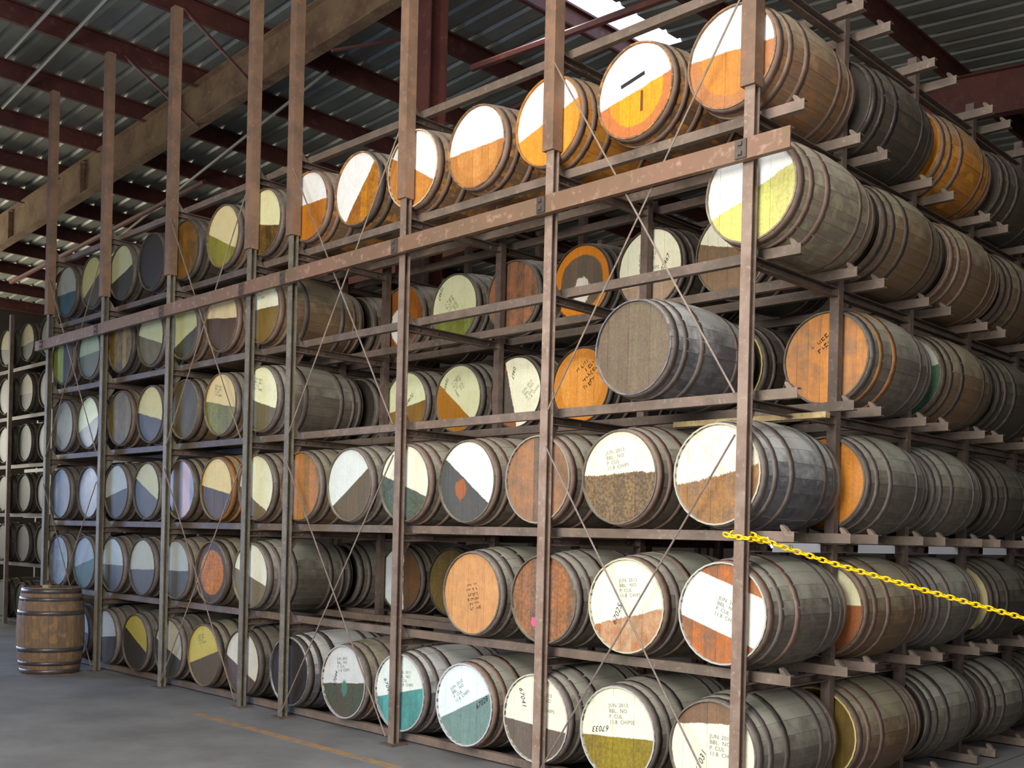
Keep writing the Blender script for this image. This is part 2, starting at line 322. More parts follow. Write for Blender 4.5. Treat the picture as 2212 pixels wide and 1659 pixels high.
for p0, p1 in (((-6.9, 2.15, 7.0), (-6.9, 3.4, 7.6)), ((-8.4, 2.15, 6.95), (-8.4, 1.1, 7.6)), ((-9.9, 2.15, 6.9), (-9.9, 1.1, 7.5))):
    v, f = [], []; tube(v, f, p0, p1, .02, 6); obj('flange_brace', fixn(mesh('flange_brace', v, f)), REDST, roof)

# ------------------------------------------------------------------ barrel meshes (axis +Y, front end at y = 0)
BL, RB, RE = 0.89, 0.328, 0.281
def prof(y): return RB - (RB - RE) * abs(2 * y / BL - 1) ** 2
NST = 24
def stave_geo(v, f, a0, a1, segs=6, acr=2):
    ysn = [0] + [BL * (k / segs) for k in range(1, segs)] + [BL]; g0 = 0.0022
    n = len(v)
    for y in ysn:
        rr = prof(y)
        for j in range(acr + 1):
            t = a0 + g0 + (a1 - a0 - 2 * g0) * j / acr
            v.append((rr * math.sin(t), y, rr * math.cos(t)))
    w = acr + 1
    for k in range(segs):
        for j in range(acr): f.append((n + k * w + j, n + k * w + j + 1, n + (k + 1) * w + j + 1, n + (k + 1) * w + j))
    outer = len(f)
    # sides and chime ends
    for side, t in ((0, a0 + g0), (1, a1 - g0)):
        m0 = len(v)
        for y in ysn:
            rr = prof(y); v.append((rr * math.sin(t), y, rr * math.cos(t))); ri = rr - .0085; v.append((ri * math.sin(t), y, ri * math.cos(t)))
        for k in range(segs):
            q = (m0 + 2 * k, m0 + 2 * k + 1, m0 + 2 * k + 3, m0 + 2 * k + 2); f.append(q if side else q[::-1])
    for y in (0, BL):
        m0 = len(v); rr = prof(y)
        for j in range(acr + 1):
            t = a0 + g0 + (a1 - a0 - 2 * g0) * j / acr
            v.append((rr * math.sin(t), y, rr * math.cos(t))); v.append(((rr - .0085) * math.sin(t), y, (rr - .0085) * math.cos(t)))
        for j in range(acr):
            q = (m0 + 2 * j, m0 + 2 * j + 1, m0 + 2 * j + 3, m0 + 2 * j + 2); f.append(q[::-1] if y == 0 else q)
    m0 = len(v)   # inner lip so one cannot look through the croze
    for y in (0, .05):
        for j in range(acr + 1):
            t = a0 + (a1 - a0) * j / acr; ri = RE - .009; v.append((ri * math.sin(t), y, ri * math.cos(t)))
    for j in range(acr): f.append((m0 + j, m0 + acr + 1 + j, m0 + acr + 2 + j, m0 + j + 1))
v, f = [], []; stave_geo(v, f, -math.pi / NST, math.pi / NST); STAVE = mesh('stave', v, f, True)
v, f = [], []
for k in range(NST): stave_geo(v, f, 2 * math.pi * k / NST, 2 * math.pi * (k + 1) / NST, 6, 1)
SHELL = mesh('stave_shell', v, f, True)
def hoop_mesh(y0, y1, n=28):
    v, f = [], []; pr = [(y0, prof(y0) - .004), (y0, prof(y0) + .0016), (y1, prof(y1) + .0016), (y1, prof(y1) - .004)]
    for i in range(n):
        t = 2 * math.pi * i / n
        for y, rr in pr: v.append((rr * math.sin(t), y, rr * math.cos(t)))
    for i in range(n):
        a = 4 * i; b = 4 * ((i + 1) % n)
        for j in range(3): f.append((a + j, a + j + 1, b + j + 1, b + j))
    m = fixn(mesh('hoop', v, f)); m.polygons.foreach_set('use_smooth', [i % 3 == 1 for i in range(len(m.polygons))]); return m
HOOPS = [hoop_mesh(.010, .060), hoop_mesh(.098, .138), hoop_mesh(.235, .282), hoop_mesh(BL - .282, BL - .235), hoop_mesh(BL - .138, BL - .098), hoop_mesh(BL - .060, BL - .010)]
RH, HY = 0.2725, 0.016
def board_geo(x0, x1, y0, y1):
    pts = []; n = 5
    for i in range(n + 1):
        x = x0 + (x1 - x0) * i / n; pts.append((x, math.sqrt(max(0, RH * RH - x * x))))
    for i in range(n, -1, -1):
        x = x0 + (x1 - x0) * i / n; pts.append((x, -math.sqrt(max(0, RH * RH - x * x))))
    q = []
    for pnt in pts:
        if not q or (abs(pnt[0] - q[-1][0]) + abs(pnt[1] - q[-1][1])) > 1e-5: q.append(pnt)
    if abs(q[0][0] - q[-1][0]) + abs(q[0][1] - q[-1][1]) < 1e-5: q.pop()
    v, f = [], []; prism(v, f, q, 1, y0, y1); return fixn(mesh('head_board', v, f))
BW = 0.0785; bx = [-0.27475 + BW * k for k in range(8)]
BOARDS = []
for k in range(7):
    x0 = max(bx[k], -RH + 1e-4) + .0005; x1 = min(bx[k + 1], RH - 1e-4) - .0005
    BOARDS.append(board_geo(x0, x1, HY + (0.0004 if k % 2 else -0.0003), HY + .016))
def disc(r, y0, y1, name, n=40):
    v, f = [], []; prism(v, f, [(r * math.sin(2 * math.pi * i / n), r * math.cos(2 * math.pi * i / n)) for i in range(n)], 1, y0, y1); return fixn(mesh(name, v, f))
BACKING = disc(RH, HY + .0165, HY + .02, 'head_backing'); HEAD1 = disc(RH, HY, HY + .018, 'head_disc'); HEADB = disc(RH, BL - HY - .018, BL - HY, 'rear_head_disc')
BACKM = flat('head_gap', (30, 24, 20), 0.9); REARM = steel('rear_head', (70, 58, 46), (54, 46, 38), (84, 70, 54))
def textmesh(name, txt, size, shear=0.0, space=1.0, line=1.0):
    c = bpy.data.curves.new(name, 'FONT'); c.body = txt; c.size = size; c.shear = shear; c.space_character = space; c.space_line = line; c.align_x = 'LEFT'; c.align_y = 'TOP'; c.resolution_u = 2
    o = bpy.data.objects.new(name, c); COL.objects.link(o); dg = bpy.context.evaluated_depsgraph_get()
    m = bpy.data.meshes.new_from_object(o.evaluated_get(dg)); bpy.data.objects.remove(o); m.name = name
    m.materials.clear(); m.materials.append(None)
    return m
TXT = {}
def lettering(parent, txt, x, z, ang, size, mat, name='stencil_lettering', shear=0.0, space=1.05, line=1.0, y=HY - .0018):
    key = (txt, size, shear, space, line)
    if key not in TXT: TXT[key] = textmesh(name, txt, size, shear, space, line)
    o = obj(name, TXT[key], mat, parent); o.location = (x, y, z)
    o.rotation_euler = Matrix.Rotation(-R(ang), 3, 'Y').to_euler() if False else (Matrix.Rotation(-R(ang), 4, 'Y') @ Matrix.Rotation(R(90), 4, 'X')).to_euler()
    return o
def marks(parent, rows, x, z, ang, size, mat):
    """worn stencil that can no longer be read: rows of broken strokes"""
    rnd = random.Random(rows * 31 + int(size * 1000)); v, f = [], []
    for r_ in range(rows):
        u = rnd.uniform(0, .03)
        while u < size * 3.6:
            w_ = rnd.uniform(.15, .5) * size
            if rnd.random() < .8:
                hh = rnd.uniform(.25, .62) * size; z0 = -r_ * size + rnd.uniform(-.1, .1) * size
                if rnd.random() < .5: box(v, f, u, u + w_, -.0005, 0, z0 - hh * .3, z0)
                box(v, f, u, u + w_ * .3, -.0005, 0, z0 - hh, z0)
                if rnd.random() < .5: box(v, f, u + w_ * .2, u + w_, -.0005, 0, z0 - hh, z0 - hh * .75)
            u += w_ + rnd.uniform(.05, .25) * size
    o = obj('worn_stencil', mesh('worn_stencil', v, f), mat, parent); o.location = (x, HY - .0012, z); o.rotation_euler = (0, -R(ang), 0); o['label'] = 'worn unreadable stencil'
TIER = {1: 'top tier', 2: 'second tier', 3: 'third tier', 4: 'fourth tier', 5: 'fifth tier', 6: 'bottom tier'}
ORD = ['first', 'second', 'third', 'fourth', 'fifth', 'sixth', 'seventh', 'eighth']
NODE = {t: 0.7725 + 0.76 * (5 - t) for t in range(0, 6)}; NODE[6] = 0.0125
nbar = [0]
def barrel(label, loc, body, hoop, head, near=True, group=None, rot=None, text=(), chime=None, hoops=6, rear=False):
    nbar[0] += 1
    root = thing('barrel', label, 'barrel', loc, rot or (0, 0, 0), group)
    bm_ = BODY[body]; hm = HOOP[hoop] if not isinstance(hoop, (list, tuple)) else None
    if near:
        ph = random.random() * 0.2
        for k in range(NST):
            o = obj('stave', STAVE, bm_, root); s = 1 + random.uniform(-.0035, .002); o.scale = (s, 1, s); o.rotation_euler = (0, ph + 2 * math.pi * k / NST, 0)
    else:
        o = obj('stave_shell', SHELL, bm_, root); o['kind'] = 'stuff'
    for k in range(6) if hoops == 6 else (range(3) if hoops == 3 else range(1)):
        obj('hoop', HOOPS[k], HOOP[hoop[k]] if hm is None else hm, root)
    hmt = head_mat(nbar[0], head)
    if near:
        h = obj('head', BACKING, BACKM, root)
        for b in BOARDS: obj('head_board', b, hmt, h)
    else: obj('head', HEAD1, hmt, root)
    if rear or near: obj('rear_head', HEADB, REARM, root)
    if chime:
        v, f = [], []; n = 32
        for rr, y in ((RE - .0088, -.001), (RE + .0005, -.001), (RE + .0005, .016), (RE - .0088, .016)):
            for i in range(n): v.append((rr * math.sin(2 * math.pi * i / n), y, rr * math.cos(2 * math.pi * i / n)))
        for j in range(4):
            for i in range(n): f.append((j * n + i, j * n + (i + 1) % n, ((j + 1) % 4) * n + (i + 1) % n, ((j + 1) % 4) * n + i))
        o = obj('chime_rim', fixn(mesh('chime_rim', v, f)), flat('chime_paint', chime, 0.6), root)
    for t in text:
        if t[0] == 'MARKS': marks(root, *t[1:])
        else: lettering(root, *t)
    return root

# ------------------------------------------------------------------ the heads, read off the photograph: p paint, a/o paint edge, b bare colours
WH, CR = (236, 236, 232), (232, 228, 196)
ST = 'JUN. 2013\nBBL.  NO.\nP. CUL\n11.8  CHIPS'
def sten(x, z, a, s=.03): return (ST, x, z, a, s, INK)
def hand(t, x, z, a, s=.05): return (t, x, z, a, s, PEN, 'marker_number', .35)
F = {}
F[1] = {0: dict(l='white over amber head', p=WH, a=88, o=.035, b=((190, 122, 58), (214, 140, 50)), r=.8, rc=(168, 112, 74), body='rustbrown', hoop='rust'),
 1: dict(l='white over bright orange head with black dash', p=WH, a=102, o=0, b=((236, 160, 30), (222, 140, 40)), r=1, rc=(186, 112, 62), body='rust', hoop='rust'),
 2: dict(l='white over light orange head, white edge slanting', p=WH, a=108, o=.01, b=((232, 160, 60), (222, 142, 44)), body='amber', hoop='rust'),
 3: dict(l='white over tan wood head', p=WH, a=91, o=-.004, b=((214, 150, 78), (190, 126, 66)), r=.3, rc=(150, 92, 48), body='rust', hoop='rust'),
 4: dict(l='mostly white head, orange at lower left', p=WH, a=62, o=0, b=((214, 146, 66), (176, 112, 56)), body='rust', hoop='rust', chime=(196, 180, 150)),
 5: dict(l='head split diagonally, white left and amber right', p=WH, a=139, o=-.037, b=((206, 136, 26), (150, 88, 34)), m=.5, body='rust', hoop='dark'),
 6: dict(l='white over deep orange head', p=WH, a=90, o=.02, b=((200, 126, 26), (176, 104, 36)), body='rust', hoop='rust'),
 7: dict(l='cream over speckled moss brown head', p=(234, 228, 176), a=79, o=-.02, b=((150, 110, 40), (86, 62, 26)), m=.8, body='brown', hoop='grey'),
 8: dict(l='cream over olive yellow head', p=(226, 206, 150), a=67, o=-.048, b=((150, 142, 44), (128, 118, 40)), body='brown', hoop='grey'),
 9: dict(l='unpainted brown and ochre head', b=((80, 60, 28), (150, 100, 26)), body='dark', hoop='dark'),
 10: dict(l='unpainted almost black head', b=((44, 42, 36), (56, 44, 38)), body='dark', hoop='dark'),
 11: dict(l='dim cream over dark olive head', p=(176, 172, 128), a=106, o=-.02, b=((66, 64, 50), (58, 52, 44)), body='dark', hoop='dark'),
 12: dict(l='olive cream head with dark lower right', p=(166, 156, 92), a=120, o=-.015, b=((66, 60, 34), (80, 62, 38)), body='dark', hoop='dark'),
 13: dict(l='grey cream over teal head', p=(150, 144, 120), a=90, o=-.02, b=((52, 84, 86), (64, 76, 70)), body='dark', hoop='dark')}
F[2] = {0: dict(l='white over yellow green head', p=WH, a=114, o=-.01, b=((204, 206, 110), (190, 180, 110)), m=.3, body='moss', hoop='rust', w=.03),
 7: dict(l='cream over tan brown head', p=(240, 236, 206), a=90, o=.015, b=((134, 108, 48), (122, 96, 42)), body='brown', hoop=['rust', 'rust', 'grey', 'grey', 'rust', 'rust'], text=(sten(-.1, .2, 0, .026),)),
 8: dict(l='cream over chestnut head', p=(226, 202, 148), a=84, o=.02, b=((92, 62, 22), (76, 54, 24)), body='brown', hoop='rust'),
 9: dict(l='pale olive head, dark at lower right', p=(190, 186, 130), a=111, o=-.08, b=((80, 74, 36), (66, 62, 42)), body='brown', hoop='grey'),
 10: dict(l='olive cream head, brown at lower left', p=(182, 182, 130), a=75, o=-.02, b=((84, 64, 26), (112, 100, 32)), body='dark', hoop='grey'),
 11: dict(l='unpainted brown head with one yellow board', b=((92, 70, 32), (160, 130, 22)), body='dark', hoop='dark'),
 12: dict(l='grey green two tone head', p=(150, 162, 126), a=93, o=-.01, b=((80, 90, 70), (86, 92, 74)), body='dark', hoop='grey'),
 13: dict(l='dark head with olive yellow left board', p=(130, 140, 52), a=180, o=.0, b=((54, 48, 44), (48, 46, 40)), body='dark', hoop='grey', w=.003)}
F[3] = {1: dict(l='unpainted grey brown head with white specks', b=((122, 108, 86), (110, 92, 76)), m=.35, body='blue', hoop='grey'),
 7: dict(l='large cream head over grey brown', p=(240, 236, 190), a=76, o=-.035, b=((120, 106, 70), (106, 96, 68)), body='grey', hoop='grey', text=(sten(-.1, .2, -14, .028),)),
 8: dict(l='tan cream over moss green head', p=(224, 198, 132), a=81, o=0, b=((136, 136, 36), (112, 104, 48)), m=.5, body='brown', hoop='grey', text=(sten(-.1, .19, -12, .026),)),
 9: dict(l='unpainted dull brown head', b=((96, 84, 48), (84, 72, 46)), body='brown', hoop='dark'),
 10: dict(l='cream over almost black head', p=(202, 188, 112), a=79, o=-.025, b=((66, 54, 38), (54, 50, 42)), body='dark', hoop='grey'),
 11: dict(l='unpainted ochre brown head', b=((100, 78, 26), (130, 112, 36)), body='dark', hoop='rust'),
 12: dict(l='olive cream over brown head', p=(180, 184, 122), a=108, o=-.015, b=((88, 80, 62), (104, 102, 78)), body='dark', hoop='grey', gloss=1),
 13: dict(l='unpainted mottled olive head', b=((104, 106, 62), (120, 112, 90)), m=.4, body='dark', hoop='grey', gloss=1)}
F[4] = {0: dict(l='peeling cream and orange head over grey', p=(246, 240, 214), a=100, o=0, b=((172, 122, 66), (112, 98, 84)), s=1.0, m=.4, body='blue', hoop=['grey', 'grey', 'grey', 'dark', 'dark', 'grey'], w=.05, chime=(178, 172, 150)),
 1: dict(l='cream over speckled brown head', p=(246, 236, 200), a=92, o=.024, b=((142, 116, 80), (120, 100, 78)), m=.9, s=.3, body='grey', hoop='rust', text=(sten(-.11, .16, 8, .032),), w=.03),
 2: dict(l='unpainted head, grey boards left and orange right', b=((110, 98, 86), (176, 124, 84)), body='grey', hoop='rust', chime=(150, 140, 128)),
 3: dict(l='white head with dark grey lower left corner', p=(238, 236, 222), a=55, o=0, b=((92, 88, 80), (84, 84, 82)), px=-.07, pz=-.06, pr=.05, pc=(156, 92, 52), s=.4, body='grey', hoop='rust'),
 4: dict(l='white over green grey head', p=(236, 232, 206), a=72, o=-.02, b=((88, 100, 86), (100, 108, 92)), m=.6, s=.3, body='grey', hoop='rust'),
 5: dict(l='head split diagonally, white upper left, brown lower right', p=(222, 226, 216), a=123, o=-.019, b=((112, 88, 52), (92, 86, 62)), m=.3, body='grey', hoop='grey', w=.008),
 6: dict(l='unpainted amber and brown head', b=((196, 128, 60), (142, 114, 80)), m=.4, body='brown', hoop='grey'),
 7: dict(l='cream head with grey lower edge', p=(232, 228, 186), a=62, o=-.11, b=((112, 108, 96), (124, 100, 62)), body='brown', hoop='grey', w=.03),
 8: dict(l='yellow cream over brown head', p=(226, 200, 126), a=80, o=-.012, b=((92, 70, 44), (78, 62, 42)), body='brown', hoop='orange', w=.008),
 9: dict(l='dark head with one orange board at right', p=(168, 104, 26), a=0, o=.03, o2=.17, b=((84, 68, 56), (70, 62, 54)), body='brown', hoop='dark', gloss=1, w=.004),
 10: dict(l='cream upper right and dark lower left head', p=(188, 182, 126), a=65, o=.01, b=((70, 64, 52), (60, 56, 50)), body='dark', hoop='grey'),
 11: dict(l='grey cream over dark brown head', p=(176, 178, 164), a=101, o=-.01, b=((82, 72, 56), (74, 68, 60)), body='dark', hoop='grey'),
 12: dict(l='unpainted shiny grey head', b=((124, 118, 108), (96, 92, 86)), body='dark', hoop='grey', gloss=1),
 13: dict(l='unpainted shiny blue grey head', b=((118, 120, 120), (92, 98, 108)), body='dark', hoop='grey', gloss=1)}
F[5] = {0: dict(l='rust brown head with broad white band across', p=(238, 238, 222), a=72, o=-.105, o2=.165, b=((196, 112, 50), (120, 96, 78)), body='grey', hoop=['rust', 'grey', 'rust', 'grey', 'grey', 'rust'], text=(sten(-.02, .1, -18, .03),), w=.006, chime=(176, 176, 166)),
 1: dict(l='cream head numbered 67025 over rust', p=(240, 240, 206), a=104, o=-.065, b=((170, 98, 58), (206, 170, 130)), m=.3, s=.05, body='grey', hoop=['rust', 'grey', 'rust', 'grey', 'grey', 'rust'], text=(sten(-.06, .16, 5, .03), hand('67025', -.115, -.11, 70)), w=.03, chime=(190, 182, 156)),
 2: dict(l='rust orange mottled head with pink tag', b=((176, 116, 74), (122, 102, 84)), m=.6, body='grey', hoop='grey'),
 3: dict(l='bare tan wood head with stencilled lines', b=((222, 166, 104), (196, 140, 90)), m=.15, body='grey', hoop='grey', text=(('MARKS', 6, -.075, .05, 13, .032, BURN),)),
 7: dict(l='cream over tan grey head', p=(232, 230, 206), a=74, o=-.013, b=((136, 120, 88), (120, 114, 100)), body='grey', hoop='grey', w=.008),
 8: dict(l='cracked bright orange head with dark ring', b=((224, 134, 12), (200, 118, 26)), r=1, rc=(84, 64, 44), m=.7, body='brown', hoop='dark'),
 9: dict(l='grey white over slate head', p=(176, 182, 174), a=91, o=-.01, b=((86, 86, 82), (92, 90, 92)), body='brown', hoop='grey'),
 10: dict(l='pale cream over grey brown head', p=(176, 174, 152), a=92, o=-.025, b=((88, 82, 76), (78, 76, 74)), body='dark', hoop='grey'),
 11: dict(l='grey white over charcoal head', p=(164, 168, 150), a=90, o=0, b=((72, 72, 68), (66, 66, 66)), body='dark', hoop='grey', gloss=1),
 12: dict(l='grey over teal green head', p=(146, 156, 160), a=103, o=0, b=((70, 106, 100), (66, 92, 92)), body='dark', hoop='grey', w=.006),
 13: dict(l='dark head with pale blue boards', b=((150, 168, 178), (104, 100, 100)), body='dark', hoop='grey', gloss=1)}
F[6] = {0: dict(l='cream head with brown top, behind the corner post', p=(236, 236, 206), a=-84, o=-.15, b=((138, 106, 78), (120, 96, 80)), body='grey', hoop=['grey', 'grey', 'dark', 'grey', 'grey', 'rust'], text=(sten(-.02, .1, 0, .032), hand('67031', -.12, -.12, 70))),
 1: dict(l='cream head numbered 67033 over olive yellow', p=(238, 238, 208), a=94, o=-.02, b=((158, 138, 40), (136, 116, 50)), m=.5, body='grey', hoop='grey', text=(('JUN. 2013\nBBL.  NO.\nP. CUL\n11.8  CHIPSE', -.075, .175, 6, .033, INK), hand('67033', -.06, .0, 190)), w=.01, chime=(184, 182, 172)),
 2: dict(l='cream head over grey brown, behind a post', p=(236, 236, 210), a=87, o=-.045, b=((118, 104, 92), (106, 96, 86)), body='grey', hoop='grey', text=(sten(-.01, .17, 0, .032), hand('67041', -.12, .19, -72)), chime=(190, 186, 174)),
 3: dict(l='white head with slanting grey green lower half', p=(226, 236, 236), a=115, o=-.008, b=((128, 156, 146), (116, 142, 136)), body='grey', hoop='rust', text=(sten(-.15, .1, 34, .031), hand('67028', .1, .015, 35)), w=.006, chime=(188, 190, 192)),
 4: dict(l='white over turquoise head', p=(228, 234, 226), a=103, o=0, b=((92, 172, 168), (84, 140, 136)), body='blue', hoop='grey', text=(sten(-.02, .16, 4, .03), hand('67043', -.16, .1, -62)), w=.008, chime=(176, 172, 176)),
 5: dict(l='lilac white over dark green head', p=(208, 208, 204), a=96, o=-.01, b=((76, 88, 68), (90, 78, 62)), m=.4, px=.0, pz=-.05, pr=.05, pc=(76, 116, 100), body='brown', hoop='grey', text=(sten(-.1, .18, 8, .03), hand('67044', -.15, -.04, 75, .045)), chime=(170, 166, 166)),
 6: dict(l='unpainted almost black head', b=((54, 48, 48), (48, 44, 44)), body='blue', hoop='dark'),
 7: dict(l='cream over brown head', p=(216, 210, 194), a=68, o=-.06, b=((98, 82, 72), (104, 84, 78)), body='dark', hoop='dark', w=.006),
 8: dict(l='yellow over brown head, slanting edge', p=(206, 186, 88), a=107, o=-.016, b=((104, 84, 56), (96, 82, 60)), body='brown', hoop='dark', w=.006, text=(sten(-.11, .18, 12, .024),)),
 9: dict(l='cream grey over charcoal head', p=(180, 172, 148), a=71, o=-.015, b=((68, 64, 58), (64, 62, 60)), body='dark', hoop='grey'),
 10: dict(l='yellow upper right over dark brown head', p=(176, 158, 70), a=64, o=.02, b=((60, 54, 46), (54, 50, 46)), body='dark', hoop='grey'),
 11: dict(l='blue white over slate head behind a post', p=(184, 196, 212), a=95, o=-.0, b=((78, 88, 108), (74, 66, 62)), body='dark', hoop='grey'),
 12: dict(l='pale blue head mostly hidden by the upright barrel', p=(164, 190, 198), a=90, o=0, b=((70, 80, 90), (66, 66, 70)), body='dark', hoop='grey')}
XM = {1: [-.173, -.834, -1.546, -2.18, -2.889, -3.537, -4.208, -4.852, -5.469, -6.24, -6.894, -7.536, -8.273, -8.917], 4: [-.201, -.902, -1.555, -2.234, -2.898, -3.583, -4.245, -4.868, -5.468, -6.111, -6.885, -7.555, -8.216, -8.963],
 5: [-.146, -.843, -1.462, -2.115, -2.9, -3.57, -4.25, -4.976, -5.54, -6.262, -6.936, -7.612, -8.292, -8.982], 6: [-.229, -.82, -1.507, -2.185, -2.873, -3.552, -4.3, -5.048, -5.686, -6.335, -7.048, -7.792, -8.4, -9.0],
 3: [-.17, -.772, -1.5, -2.2, -2.87, -3.54, -4.2, -4.777, -5.455, -6.138, -6.856, -7.499, -8.295, -8.917], 2: [-.03, -.83, -1.5, -2.2, -2.87, -3.54, -4.2, -4.838, -5.456, -6.22, -6.874, -7.528, -8.288, -8.986]}
def relax(xs, m=0.664):
    xs = list(xs)
    for _ in range(400):
        for i in range(len(xs) - 1):
            g_ = xs[i] - xs[i + 1]
            if g_ < m: d = (m - g_) / 2; xs[i] += d; xs[i + 1] -= d
    return xs
CZ = 0.36
for t in F:
    xx = relax(XM[t])
    for c, s in F[t].items():
        place = (ORD[c] + ' from near corner') if c < 7 else (ORD[13 - c] + ' from far end')
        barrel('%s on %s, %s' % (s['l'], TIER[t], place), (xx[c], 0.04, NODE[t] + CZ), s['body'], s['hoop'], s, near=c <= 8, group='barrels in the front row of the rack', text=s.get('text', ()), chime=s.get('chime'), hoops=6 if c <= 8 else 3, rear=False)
# second row, seen through the empty front bays
D1 = {2: {6: dict(x=-4.14, l='rusty head with torn white paint', b=((176, 102, 26), (120, 76, 34)), px=-.03, pz=-.06, pr=.13, body='brown'),
      5: dict(x=-3.46, l='large cream over moss green head', p=(238, 238, 192), a=84, o=-.07, b=((148, 158, 76), (120, 126, 50)), m=.5, body='grey', text=(sten(-.04, .12, -50, .032), hand('72467', -.14, .2, -110, .045))),
      4: dict(x=-2.78, l='reddish bare wood head', b=((186, 118, 78), (100, 84, 68)), m=.3, body='grey'),
      3: dict(x=-2.07, l='dark head with orange rim and white scrap', b=((112, 94, 74), (96, 84, 70)), r=1, rc=(208, 124, 18), px=-.0, pz=-.05, pr=.08, pc=(214, 206, 190), body='dark'),
      2: dict(x=-1.44, l='mostly cream head behind a post', p=(244, 240, 208), a=92, o=-.10, b=((176, 150, 126), (160, 132, 106)), body='dark', text=(sten(-.1, .12, 0, .034), hand('02467', .08, -.02, 60, .045))),
      1: dict(x=-.77, l='cream over tan head tucked beside the corner barrel', p=(240, 236, 206), a=76, o=.03, b=((142, 112, 80), (122, 98, 74)), body='grey')},
 3: {6: dict(x=-4.06, l='cream over tan head behind a post', p=(228, 232, 188), a=100, o=-.02, b=((156, 118, 54), (136, 104, 56)), body='grey', text=(hand('24672', -.02, .02, 40, .045),)),
     5: dict(x=-3.39, l='cream head with tan and amber lower left', p=(232, 232, 188), a=52, o=-.04, b=((188, 130, 58), (186, 122, 26)), body='grey', text=(sten(-.0, .2, -55, .03), hand('72435', -.12, .18, -110, .04)), w=.012),
     4: dict(x=-2.72, l='cream head half behind a black post', p=(242, 238, 206), a=15, o=-.06, b=((104, 92, 84), (90, 80, 76)), r=.8, rc=(166, 98, 54), body='dark', text=(sten(.06, .0, 45, .03), hand('0467', .0, .2, -105, .045)), w=.02),
     3: dict(x=-2.05, l='bright orange bare wood head with stencil', b=((236, 160, 72), (222, 144, 50)), r=.6, rc=(200, 122, 32), body='dark', text=(('MARKS', 4, -.07, .10, 38, .05, BURN),)),
     1: dict(x=-.80, l='dark head with yellow rim behind the corner post', b=((60, 52, 44), (52, 46, 40)), body='dark', chime=(206, 184, 96)),
     0: dict(x=-.09, l='orange plank head crossed by a post', b=((228, 150, 72), (150, 116, 90)), m=.15, body='grey', hoop=['grey', 'orange', 'orange', 'grey', 'grey', 'grey'], text=(('MARKS', 2, -.12, .05, 40, .045, BURN),))},
 5: {6: dict(x=-4.08, l='rust ringed head with torn white sheet', p=(214, 222, 218), a=180, o=-.03, b=((120, 82, 46), (90, 70, 56)), body='dark', w=.05),
     5: dict(x=-3.42, l='mottled olive brown head', b=((140, 112, 54), (106, 92, 56)), m=.6, body='dark')}}
for t in D1:
    for c, s in D1[t].items():
        lab = '%s, %s, behind empty front bays' % (s['l'], TIER[t])
        barrel(lab, (s['x'], 1.012, NODE[t] + CZ), s['body'], s.get('hoop', 'grey'), s, near=True, group='barrels in the second row', text=s.get('text', ()), chime=s.get('chime'))
# dark barrels further in, beside the empty bays
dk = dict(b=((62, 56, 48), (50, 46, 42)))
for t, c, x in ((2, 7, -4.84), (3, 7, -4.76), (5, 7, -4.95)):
    barrel('dark barrel behind the front barrel next to the empty bay, ' + TIER[t], (x, 1.012, NODE[t] + CZ), 'brown' if t == 2 else 'grey', 'grey', dk, near=False, group='barrels in the second row', hoops=6)
